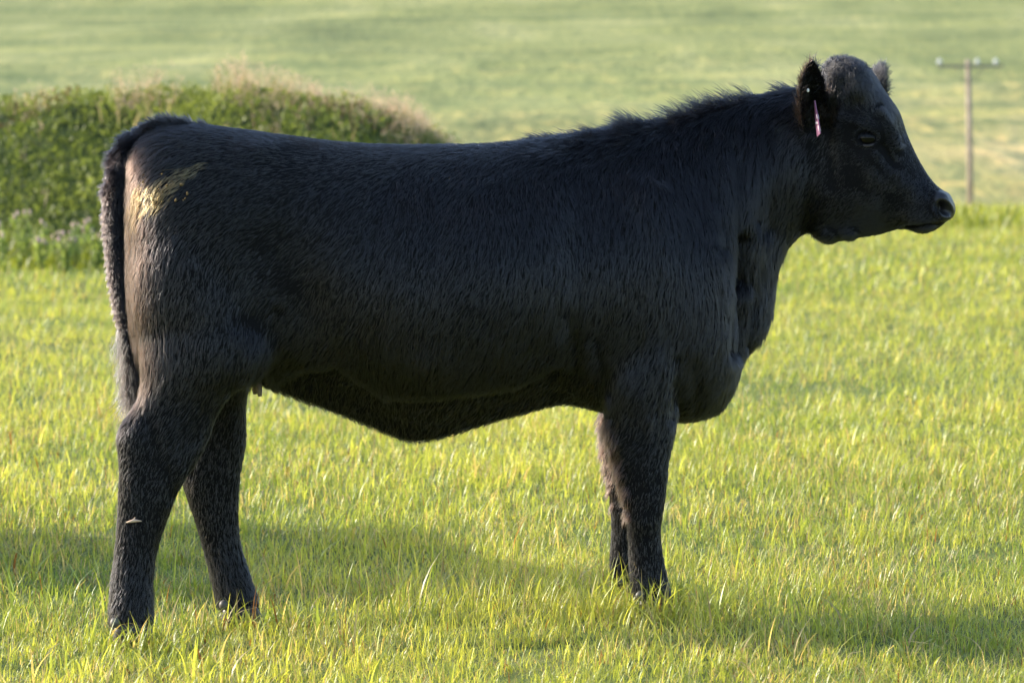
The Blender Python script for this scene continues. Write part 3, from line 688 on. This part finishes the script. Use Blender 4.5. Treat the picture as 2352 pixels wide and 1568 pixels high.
# ---- fur -----------------------------------------------------------
M_FUR, nt, out = new_mat('black_fur')
hb = N(nt, 'ShaderNodeBsdfHairPrincipled')
try: hb.model = 'CHIANG'
except Exception: pass
hb.parametrization = 'COLOR'
at = N(nt, 'ShaderNodeAttribute'); at.attribute_name = 'hair_tone'; nt.links.new(at.outputs['Color'], hb.inputs['Color'])
hb.inputs['Roughness'].default_value = 0.24; hb.inputs['Radial Roughness'].default_value = 0.3; hb.inputs['IOR'].default_value = 1.52
nt.links.new(hb.outputs[0], out.inputs[0])
FLOW = np.array([  # photo position, direction of the lie of the hair, length (mm), lift
 (420, 300, -1, .35, 24, .3), (330, 330, -.8, .8, 26, .25), (520, 330, -1, .15, 20, .15), (450, 440, -.85, .55, 22, .2), (340, 450, -.5, .9, 26, .25), (330, 620, -.12, 1, 26, .22), (340, 800, .02, 1, 24, .22), (450, 650, -.25, 1, 20, .15),
 (500, 800, -.2, 1, 20, .15), (600, 480, -.85, .5, 20, .15), (650, 600, -.75, .55, 20, .15), (700, 350, -1, .15, 18, .12), (850, 350, -.8, .5, 20, .15), (760, 480, -.6, .8, 20, .15), (780, 700, -.45, .9, 22, .15), (950, 450, -.2, 1, 22, .15), (1000, 345, -.6, .7, 24, .2),
 (1100, 360, -.4, .9, 26, .22), (950, 650, -.3, 1, 22, .15), (1100, 700, -.45, .9, 22, .15), (1150, 500, -.05, 1, 24, .15), (900, 830, -.1, 1, 34, .2), (1100, 860, -.3, 1, 34, .2), (700, 800, -.5, .8, 26, .2), (1280, 330, -.5, .85, 34, .35), (1300, 500, .05, 1, 26, .15), (1280, 750, -.2, 1, 30, .18),
 (1450, 300, -.5, .8, 38, .5), (1450, 450, -.05, 1, 30, .2), (1450, 650, -.15, 1, 26, .15), (1420, 800, -.45, 1, 28, .2), (1500, 900, -.4, 1, 24, .2), (1460, 1010, -.6, .8, 18, .15), (1480, 1120, -.25, 1, 16, .15), (1480, 1280, 0, 1, 18, .2), (1500, 1360, .1, 1, 26, .3),
 (1600, 280, -.3, .9, 38, .45), (1600, 450, .05, 1, 36, .22), (1620, 650, .0, 1, 30, .2), (1640, 850, -.2, 1, 32, .25), (1720, 250, -.3, .9, 36, .4), (1720, 400, 0, 1, 38, .25), (1750, 600, 0, 1, 40, .3), (1810, 230, -.5, .6, 32, .4), (1820, 400, -.1, 1, 30, .25), (1830, 500, -.3, 1, 28, .25),
 (1900, 450, -.6, .8, 12, .15), (1900, 545, -.8, .4, 16, .3), (2000, 530, -.9, .3, 16, .35), (1900, 330, -.5, .8, 16, .2), (1915, 160, -.5, -.8, 24, .5), (1960, 170, -.1, -.9, 18, .4), (1975, 230, .1, -.9, 13, .3), (1930, 230, -.3, -.9, 14, .3), (2040, 260, .1, -.9, 10, .2), (2080, 360, -.25, .8, 7, .12), (2120, 420, -.2, .9, 7, .12),
 (1993, 318, -.9, .3, 4, .05), (1975, 290, -.9, .2, 6, .08), (2020, 330, -.8, .5, 5, .06), (1990, 400, -.7, .7, 8, .12), (2060, 450, -.75, .6, 7, .12), (2110, 500, -.8, .5, 7, .15), (2130, 535, -.5, .8, 12, .3), (2160, 440, -.6, .5, 5, .15),
 (400, 960, -.6, .9, 20, .2), (330, 1040, -.35, 1, 18, .2), (420, 1060, -.5, .9, 20, .2), (330, 1200, -.1, 1, 18, .2), (320, 1350, -.25, 1, 26, .3), (520, 1000, -.2, 1, 20, .2), (500, 1200, .05, 1, 18, .2), (560, 1350, .2, 1, 26, .3), (300, 900, -.2, 1, 26, .3),
 (650, 900, -.1, 1, 30, .3), (900, 990, -.1, 1, 32, .35), (1200, 930, -.2, 1, 26, .3), (1500, 960, -.2, 1, 28, .3)], float)
def flow(u, v):
    out = np.zeros((len(u), 4)); ws = np.zeros(len(u))
    for r in FLOW:
        w_ = 1/(((u-r[0])**2+(v-r[1])**2)+30.0**2)**1.6
        d = math.hypot(r[2], r[3]); out += w_[:, None]*np.array([r[2]/d, r[3]/d, r[4], r[5]])[None, :]; ws += w_
    return out/ws[:, None]
def sample(V, F, n, bias=None):
    T = np.concatenate([F[:, [0, 1, 2]], F[:, [0, 2, 3]]]) if F.shape[1] == 4 else F
    A = np.linalg.norm(np.cross(V[T[:, 1]]-V[T[:, 0]], V[T[:, 2]]-V[T[:, 0]]), axis=1)
    if bias is not None: A = A*bias[T[:, 0]]
    c = np.cumsum(A); i = np.searchsorted(c, RNG.random(n)*c[-1]); i = np.minimum(i, len(T)-1)
    a, b_ = RNG.random(n), RNG.random(n); s = a+b_ > 1; a[s] = 1-a[s]; b_[s] = 1-b_[s]
    return T[i], np.stack([1-a-b_, a, b_], 1)
def strands(name, P, Nn, dirv, L, lift, col, rad, k=4, curl=0.0, parent=None, droop=0.0, pull=None):
    n = len(P); Tn = dirv-Nn*np.sum(dirv*Nn, 1)[:, None]; Tn /= np.maximum(np.linalg.norm(Tn, axis=1), 1e-9)[:, None]
    pts = np.empty((n, k, 3)); p = P-Nn*0.001; pts[:, 0] = p
    cv = RNG.normal(size=(n, 3))*curl
    for j in range(1, k):
        f = (j-.5)/(k-1); lf = lift*(1.35-0.7*f)
        d = Tn*np.cos(lf*1.2)[:, None]+Nn*np.sin(lf*1.2)[:, None]
        d = d+cv*math.sin(j*1.7)+np.array([0, 0, -droop*f])
        d /= np.linalg.norm(d, axis=1)[:, None]; p = p+d*(L/(k-1))[:, None]; pts[:, j] = p+(pull*((j/(k-1))**0.8) if pull is not None else 0)
    cu_ = bpy.data.hair_curves.new(name); cu_.add_curves([k]*n)
    cu_.attributes['position'].data.foreach_set('vector', loc(pts.reshape(-1, 3)).astype(np.float32).ravel())
    ra = cu_.attributes.get('radius') or cu_.attributes.new('radius', 'FLOAT', 'POINT')
    prof = np.array([1.0, .95, .75, .2]) if k == 4 else np.linspace(1, .2, k)
    ra.data.foreach_set('value', (rad[:, None]*prof[None, :]).astype(np.float32).ravel())
    ca = cu_.attributes.new('hair_tone', 'FLOAT_COLOR', 'CURVE'); c4 = np.ones((n, 4), np.float32); c4[:, :3] = col
    ca.data.foreach_set('color', c4.ravel())
    o = bpy.data.objects.new(name, cu_); COL.objects.link(o); cu_.materials.append(M_FUR); o.parent = parent
    return o
BELLY = sstep(0, 14, Vp-np.interp(U, [600, 700, 770, 880, 1000, 1190, 1290, 1370], [890, 855, 835, 905, 905, 880, 830, 860]))*((U > 600) & (U < 1380) & (Vp < 1025))
nearf = 0.35+0.65*sstep(-.35, .1, np.maximum(-NR[:, 1], -.8*NR[:, 0]))
bias = nearf*(1-np.clip(nose, 0, 1))*(1-(re_ := np.exp(-((np.sqrt(((U-eu)/31)**2+((Vp-ev_)/23)**2))/.95)**6))*(U > 1940))*(1-.97*np.exp(-rn**4)*mk)
bias = bias*(1+1.4*sstep(1870, 1920, U)*(Vp < 600)+5.0*sstep(1940, 2020, U)*(Vp < 560)-.2*sstep(900, 1100, Vp)*(1-sstep(1330, 1400, Vp)))*(1-.6*BELLY)*(BV[:, 2] > 0.02)
NF = 360000
Ti, bc = sample(BV, BF, NF, bias)
def bary(A): return (A[Ti]*bc[..., None]).sum(1) if A.ndim == 2 else (A[Ti]*bc).sum(1)
P = bary(BV); Nn = bary(NR); Nn /= np.linalg.norm(Nn, axis=1)[:, None]
pu, pv = mirrored_px(P); fl = flow(pu, pv); em = is_ear(P) & (P[:, 2] > 1.08) & (pu > 1830) & (pu < 2045) & (pv < 300)
hsel = ((pu > 1880) & (pv < 600))[:, None]
S3 = np.where(hsel, HS, ES)
dirv = S3*fl[:, 0:1]-EZ*fl[:, 1:2]
ndv = np.stack([vnoise(P/0.035, 71)-.5, vnoise(P/0.035+9, 72)-.5, vnoise(P/0.035+17, 73)-.5], 1)
PA = P/np.array([0.007, 0.007, 0.034]); ndf = np.stack([vnoise(PA, 74)-.5, vnoise(PA+9, 75)-.5, vnoise(PA+17, 76)-.5], 1)
dirv = dirv+0.06*RNG.normal(size=(NF, 3))+0.26*ndv+(0.38-.15*sstep(900, 1000, pv))[:, None]*ndf+0.07*RNG.normal(size=(NF, 3))
L = (fl[:, 2]+4*sstep(1900, 2000, pu)*(pv < 600))/1000*(0.65+0.7*RNG.random(NF))*(1+.15*(1-sstep(820, 1000, pv))*(pu < 1880)); lift = .45*fl[:, 3]*(0.55+0.9*RNG.random(NF))+0.06*(vnoise(P/0.03, 77)-.5)
pollm = (pu > 1885) & (pu < 1990) & (pv < 215)
pw = (pollm*(1-sstep(150, 215, pv)))[:, None]
pn = np.stack([vnoise(P/.013+i_*7, 95+i_)-.5 for i_ in range(3)], 1)
dirv = dirv+pw*(1.8*pn+.35*RNG.normal(size=(NF, 3))); L = L*(1+.1*pw[:, 0]); lift = lift+.15*pw[:, 0]*RNG.random(NF)
fea = (pu > 1370) & (pu < 1452) & (pv > 960) & (pv < 1190) & ((Nn@ES) < -.45); L = np.where(fea, L*1.5, L); lift = np.where(fea, lift+.35*(vnoise(P/.02, 99) > .45), lift)
# ears: hair follows the ear to the tip, long on the rims
ead = np.where((P[:, 1] < NECK_PIV[1]+0.0)[:, None], (et-eb)/np.linalg.norm(et-eb), (ft-fb)/np.linalg.norm(ft-fb))
nearear = em & (pu < 1925)
dirv[em] = ead[em]*0.7+Nn[em]*.5+0.35*RNG.normal(size=(em.sum(), 3)); L[em] = 0.012+0.022*RNG.random(em.sum())**1.5; lift[em] = .35
L = np.where(nearear & (pv > 235), L*1.3, L)
# dangling fringe where the surface faces down
down = sstep(.3, .9, -Nn[:, 2])*(pv > 560)*(P[:, 2] > 0.3); dirv = dirv*(1-.5*down[:, None])
lift = lift+0.12*down; L = L*(1-.25*down)
# hairs gather into locks
def clumps(P, size):
    W = P+size[:, None]*.6*np.stack([vnoise(P/.02+11, 91)-.5, vnoise(P/.02+23, 92)-.5, vnoise(P/.02+37, 93)-.5], 1)
    q = np.floor(W/size[:, None]).astype(np.int64); key = (q[:, 0]*73856093) ^ (q[:, 1]*19349663) ^ (q[:, 2]*83492791) ^ (size*1e5).astype(np.int64)
    _, inv = np.unique(key, return_inverse=True); m = inv.max()+1; cnt = np.bincount(inv, minlength=m)
    C = np.stack([np.bincount(inv, P[:, c], m)/cnt for c in range(3)], 1)
    return inv, m, C[inv]-P
csz = np.where(pu > 1900, .0035, .0062)*(1+.0*pu); csz = np.where((pu > 1250) & (pu < 1850) & (pv < 560), .011, csz)
cinv, cm, cpull = clumps(P, csz); short = np.maximum(sstep(930, 1010, pv), sstep(1880, 1920, pu)*(pv < 600)); cpull = cpull*((.2+.4*RNG.random(cm)[cinv])*(1-.6*short))[:, None]; L = L*(1-.1*sstep(860, 1000, pv))
dirv = dirv+(.11*RNG.normal(size=(cm, 3)))[cinv]; clb = np.exp(.3*RNG.normal(size=cm))[cinv]; lift = lift*(.7+.6*RNG.random(cm)[cinv])
# tufts on withers and crest
tuft = (sstep(.75, .97, Nn[:, 2]))*sstep(1180, 1280, pu)*(pu < 1860); tn_ = sstep(.35, .8, .6*vnoise(P/0.05, 79)+.4*vnoise(P/.012, 80)); lift = lift*(1-.5*tuft)+tuft*(.1+.45*tn_)*(.4+1.2*RNG.random(NF)); L = L*(1+tuft*(.6*tn_-.25))
col = np.ones((NF, 3))*np.array([0.0035, 0.0035, 0.0045])*(np.exp(.6*RNG.normal(size=NF))*clb)[:, None]
glow_brown = np.array([0.017, 0.009, 0.006])  # brown hair with sunlight glow painted in, mostly on rearward-facing fur
glow_w = np.clip(sstep(.35, .95, -(Nn@ES))*0.8*(pu < 400)*(1-sstep(820, 1040, pv))+0.9*nearear*sstep(.1, .6, -Nn[:, 0])+.8*fea, 0, 1)[:, None]
col = col*(1-glow_w)+glow_brown*glow_w*(.7+.6*RNG.random(NF))[:, None]
# dried mud on the rump
def gp(cu, cv, ru, rv, a): 
    du, dv = pu-cu, pv-cv; c, s = math.cos(a), math.sin(a); return np.exp(-((du*c+dv*s)/ru)**2-((-du*s+dv*c)/rv)**2)
mud = 1.0*gp(385, 430, 60, 26, -.75)+1.0*gp(445, 392, 52, 12, -.42)+.75*gp(312, 470, 22, 60, .25)+.45*gp(350, 440, 40, 50, 0)+.35*gp(300, 600, 12, 90, .05)
mrand = RNG.random(cm)[cinv]*.8+vnoise(P/0.018, 81)*.5
mm_ = (np.clip(mud, 0, 1.1)*(.2+1.1*mrand) > .50) & ((P-ORG)@ET < 0) & (mud > .12)
mcol = np.where((pu < 335)[:, None], np.array([0.035, 0.020, 0.007]), np.array([0.24, 0.145, 0.048]))  # mud tone darkened in the sunlit strip to offset the sun
col[mm_] = mcol[mm_]*(.4+.9*RNG.random(mm_.sum()))[:, None]
fine = sstep(1880, 1930, pu)*(pv < 600)
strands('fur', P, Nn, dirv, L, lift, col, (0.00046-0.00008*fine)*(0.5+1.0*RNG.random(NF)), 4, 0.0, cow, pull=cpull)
# tail fur
tF = np.concatenate([tf[0][:, [0, 1, 2]], tf[0][:, [0, 2, 3]]]); n = 26000
Ti, bc = sample(tv, tF, n); P = (tv[Ti]*bc[..., None]).sum(1)
k_ = np.argmin(((P[:, None, ::2]-tp[None, :, ::2])**2).sum(2), 1); Nn = P-tp[k_]; Nn /= np.linalg.norm(Nn, axis=1)[:, None]
Tt = np.gradient(tp, axis=0); Tt /= np.linalg.norm(Tt, axis=1)[:, None]
fr = k_/49.0; dirv = Tt[k_]+.4*np.stack([vnoise(P/0.02+i_*5, 83+i_)-.5 for i_ in range(3)], 1)+.15*RNG.normal(size=(n, 3))
tq = sstep(.42, .62, vnoise(P/0.018, 88))*sstep(.55, .25, fr)*sstep(-.1, .5, Nn[:, 2]-.6*(Nn@ES)); L = np.interp(fr, [0, .15, .4, .8, .95, 1], [.018, .020, .019, .018, .05, .07])*(.6+.7*RNG.random(n))*(1+.45*tq); lf = np.interp(fr, [0, .15, .4, 1], [.25, .35, .28, .25])*(.5+RNG.random(n))+.4*tq
col = np.ones((n, 3))*np.array([0.0055, 0.0052, 0.006])*np.exp(.8*RNG.normal(size=n))[:, None]
glow_w = sstep(.1, .9, -(Nn@ES))[:, None]*(fr > .25)[:, None]; col = col*(1-.25*glow_w)+glow_brown*.25*glow_w  # sunlight glow also painted into the rear of the tail hair
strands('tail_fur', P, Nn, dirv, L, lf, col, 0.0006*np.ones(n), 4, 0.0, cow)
# curly tail switch
n = 700; s_ = RNG.random(n); base_ = np.stack([np.interp(s_, np.linspace(0, 1, 12), tp[-12:, i_]) for i_ in range(3)], 1)+.006*RNG.normal(size=(n, 3))
strands('tail_switch', base_, np.tile(np.array([[-.9, -.3, -.2]]), (n, 1))/.97, np.tile(np.array([[0, 0, -1.]]), (n, 1))+.3*RNG.normal(size=(n, 3)), .05+.06*RNG.random(n), .25+.3*RNG.random(n), np.ones((n, 3))*.02, .0006*np.ones(n), 7, .45, cow)

# ---- eye, lashes, ear tag, teat, hooves
M_EYE, nt, out = new_mat('dark_wet_eye'); b = N(nt, 'ShaderNodeBsdfPrincipled'); b.inputs['Base Color'].default_value = (0.004, 0.0035, 0.0035, 1)
b.inputs['Roughness'].default_value = 0.05; b.inputs['Specular IOR Level'].default_value = 0.2; nt.links.new(b.outputs[0], out.inputs[0])
hits = np.where((np.abs(U-eu) < 6) & (np.abs(Vp-ev_) < 5) & ((BV-NECK_PIV)@HT < 0))[0]; ep = BV[hits].mean(0)
M_LID = mat_simple('black_eyelid_skin', (0.035, 0.03, 0.03), 0.4, 0.4)
for sg_ in (1, -1):
    c = ep if sg_ == 1 else ep-2*HT*np.dot(ep-NECK_PIV, HT)
    c = c+HT*0.0070*sg_; V, F = ball((0, 0, 0), 1, 28, 20); V = c+V[:, 0:1]*.029*HS+V[:, 1:2]*.0240*HT+V[:, 2:3]*.0235*EZ
    eo = mesh_np('eye', loc(V), F, M_EYE, cow)
    pth_u, pth_l = [], []
    for q in np.linspace(-1, 1, 11):
        x_ = .0300*q; hz = .0200*math.sqrt(max(0, 1-q*q)); yy_ = -.0215*math.sqrt(max(.05, 1-(q*.95)**2))*sg_
        pth_u.append(c+HS*x_+HT*yy_+EZ*(hz*1.0+.001)); pth_l.append(c+HS*x_+HT*yy_*.97+EZ*(-hz*.95-.001))
    r_ = [.0026+.0016*math.sqrt(max(0, 1-q*q)) for q in np.linspace(-1, 1, 11)]
    for pp in (pth_u, pth_l):
        V, F = tube(pp, r_, 8); mesh_np('eyelid', loc(V), F, M_LID, cow)
    n = 130; ii = RNG.random(n)*8+1; lp = np.stack([np.interp(ii, np.arange(11), np.array(pth_u)[:, j]) for j in range(3)], 1)
    strands('eyelashes', lp, np.tile(-HT*sg_, (n, 1)), np.tile(-EZ*1.0, (n, 1))+.2*RNG.normal(size=(n, 3)), .016+.008*RNG.random(n), .35+.2*RNG.random(n), np.ones((n, 3))*.006, .00032*np.ones(n), 4, 0, cow)
M_TAG = mat_simple('pink_plastic_tag', (0.22, 0.09, 0.17), 0.6, 0.5, .08)
M_MARK = mat_simple('white_marker', (0.75, 0.72, 0.7), 0.6, .3, .05)
c = unproj_h(1871, 232, -.135); c2 = unproj_h(1881, 311, -.150)
ax = c2-c; ln = np.linalg.norm(ax); ax /= ln; wv = np.array([0.13, -.99, 0.0]); wv -= ax*np.dot(wv, ax); wv /= np.linalg.norm(wv); nv_ = np.cross(ax, wv)
prof = [(0, .005), (.12, .007), (.3, .010), (.45, .016), (.6, .019), (1, .021)]
VV = []
for (t, hw) in prof:
    for sx in (-1, 1):
        for sy in (-1, 1): VV.append(c+ax*ln*t+wv*hw*sx+nv_*.0011*sy)
FF = []
for i_ in range(len(prof)-1):
    a = i_*4; b2 = a+4; FF += [(a, a+2, b2+2, b2), (a+1, b2+1, b2+3, a+3), (a, b2, b2+1, a+1), (a+2, a+3, b2+3, b2+2)]
FF += [(0, 1, 3, 2), (20, 22, 23, 21)]
tagm = mesh_np('ear_tag', loc(np.array(VV)), np.array(FF), M_TAG, cow, False)
ms = []
for t0, t1, wo1 in ((.42, .56, .010), (.62, .70, .004), (.75, .93, .012), (.60, .66, -.01)):
    p0 = c+ax*ln*t0+wv*wo1; p1 = c+ax*ln*t1+wv*(wo1+.004); ms.append(tube([p0+nv_*.0014, p1+nv_*.0014], [.0016, .0016], 5)); ms.append(tube([p0-nv_*.0014, p1-nv_*.0014], [.0016, .0016], 5))
V, F = merge(ms); mk_o = mesh_np('tag_marking', loc(V), F, M_MARK, tagm); 
V, F = merge([ball(unproj_h(1856, 208, -.150), (.0035, .0035, .005))]); mesh_np('tag_pin', loc(V), F, M_MARK, cow)
M_SKIN = mat_simple('grey_udder_skin', (0.17, 0.13, 0.10), .7)
V, F = tube([unproj(595, 878, -.04), unproj(596, 895, -.045), unproj(597, 910, -.045)], [.008, .007, .005], 10); mesh_np('teat', loc(V), F, M_SKIN, cow)
V, F = tube([unproj(584, 876, -.01), unproj(586, 905, -.01)], [.008, .005], 10); mesh_np('teat', loc(V), F, M_SKIN, cow)
M_HOOF = mat_simple('dark_horn_hoof', (0.035, 0.03, 0.027), .45, .5, .3, 20, .5, 90)
M_DEW = mat_simple('grey_dewclaw_horn', (0.09, 0.085, 0.075), .5, .5, .3, 60)
def hoof(u0, u1, v, t, fwd=24):
    w_ = (u1-u0)
    for k in (-1, 1):
        tt = t+.022*k; secs = []
        for (vv, a, b2, bw_) in ((v-24, u0+6, u1-2, .021), (v-6, u0+2, u1+fwd*.4, .023), (v+16, u0, u1+fwd*.8, .024), (v+34, u0-2, u1+fwd, .025)):
            secs.append((unproj(a, vv, tt), unproj(b2, vv, tt), ET, bw_, .5, 2.2, 2.2))
        V, F = loft(secs, 18); mesh_np('hoof', loc(V), F, M_HOOF, cow)
        V, F = blob(u0+6, v-26, tt+.012*k, 11, 12, .011, .4); mesh_np('dewclaw', loc(V), F, M_DEW, cow)
hoof(258, 342, 1455, -.155); hoof(508, 590, 1414, .155); hoof(1464, 1538, 1394, -.14); hoof(1418, 1476, 1362, .14)

# straw stuck to the hind leg
M_STRAW = mat_simple('pale_straw', (0.62, 0.45, 0.33), .7)
p0 = unproj(290, 1199, -.197); p1 = unproj(325, 1196, -.190)
sr = empty('straw', tuple(p0)); tagp(sr, 'pale flake of straw stuck to the shank of the near hind leg', 'straw')
mid = (p1-p0)
V, F = merge([tube([(0, 0, 0), mid*.5+np.array([0, -.003, .003]), mid], [.0015, .0045, .0012], 6)]); mesh_np('stalk', V, F, M_STRAW, sr)
V, F = tube([mid*.35, mid*.6+np.array([0, -.004, .011])], [.003, .001], 5); mesh_np('husk', V, F, M_STRAW, sr)
# flakes of dried mud
M_MUD = mat_simple('dried_mud', (0.13, 0.09, 0.04), .9, .2, .3, 60, .6, 200)
cand = np.where((BV@ET-ORG@ET < 0) & (U > 330) & (U < 440) & (Vp > 400) & (Vp < 480) & (NR[:, 1] < -.4))[0]
fl_ = []
for i_ in RNG.choice(cand, 16):
    s = .002+.0045*random.random(); V, F = ball((0, 0, 0), 1, 7, 4); nn = NR[i_]; a = np.cross(nn, EZ); a /= np.linalg.norm(a); b2 = np.cross(nn, a)
    an = random.random()*3; a, b2 = a*math.cos(an)+b2*math.sin(an), b2*math.cos(an)-a*math.sin(an)
    V = V*(1+.3*RNG.normal(size=(len(V), 1))*.5)
    fl_.append((BV[i_]+nn*.007+V[:, 0:1]*s*a+V[:, 1:2]*s*.6*b2+V[:, 2:3]*.0018*nn, F))
V, F = merge(fl_); mo = mesh_np('mud_flakes', loc(V), F, M_MUD, cow); mo['kind'] = 'stuff'

# a second animal of the herd, standing just outside the left edge of the picture
def copy_tree(o, parent=None):
    c = o.copy(); COL.objects.link(c)
    if parent is not None: c.parent = parent
    for ch in [q for q in list(o.children)]: copy_tree(ch, c)
    return c
c2_ = copy_tree(cow); c2_.location = (-2.62, 10.6, float(gh(np.array([-2.6]), np.array([10.7]))[0])); c2_.rotation_euler = (0, 0, math.radians(124))
c2_['label'] = 'second black heifer just beyond the left edge, casting the shadow behind the hind legs'
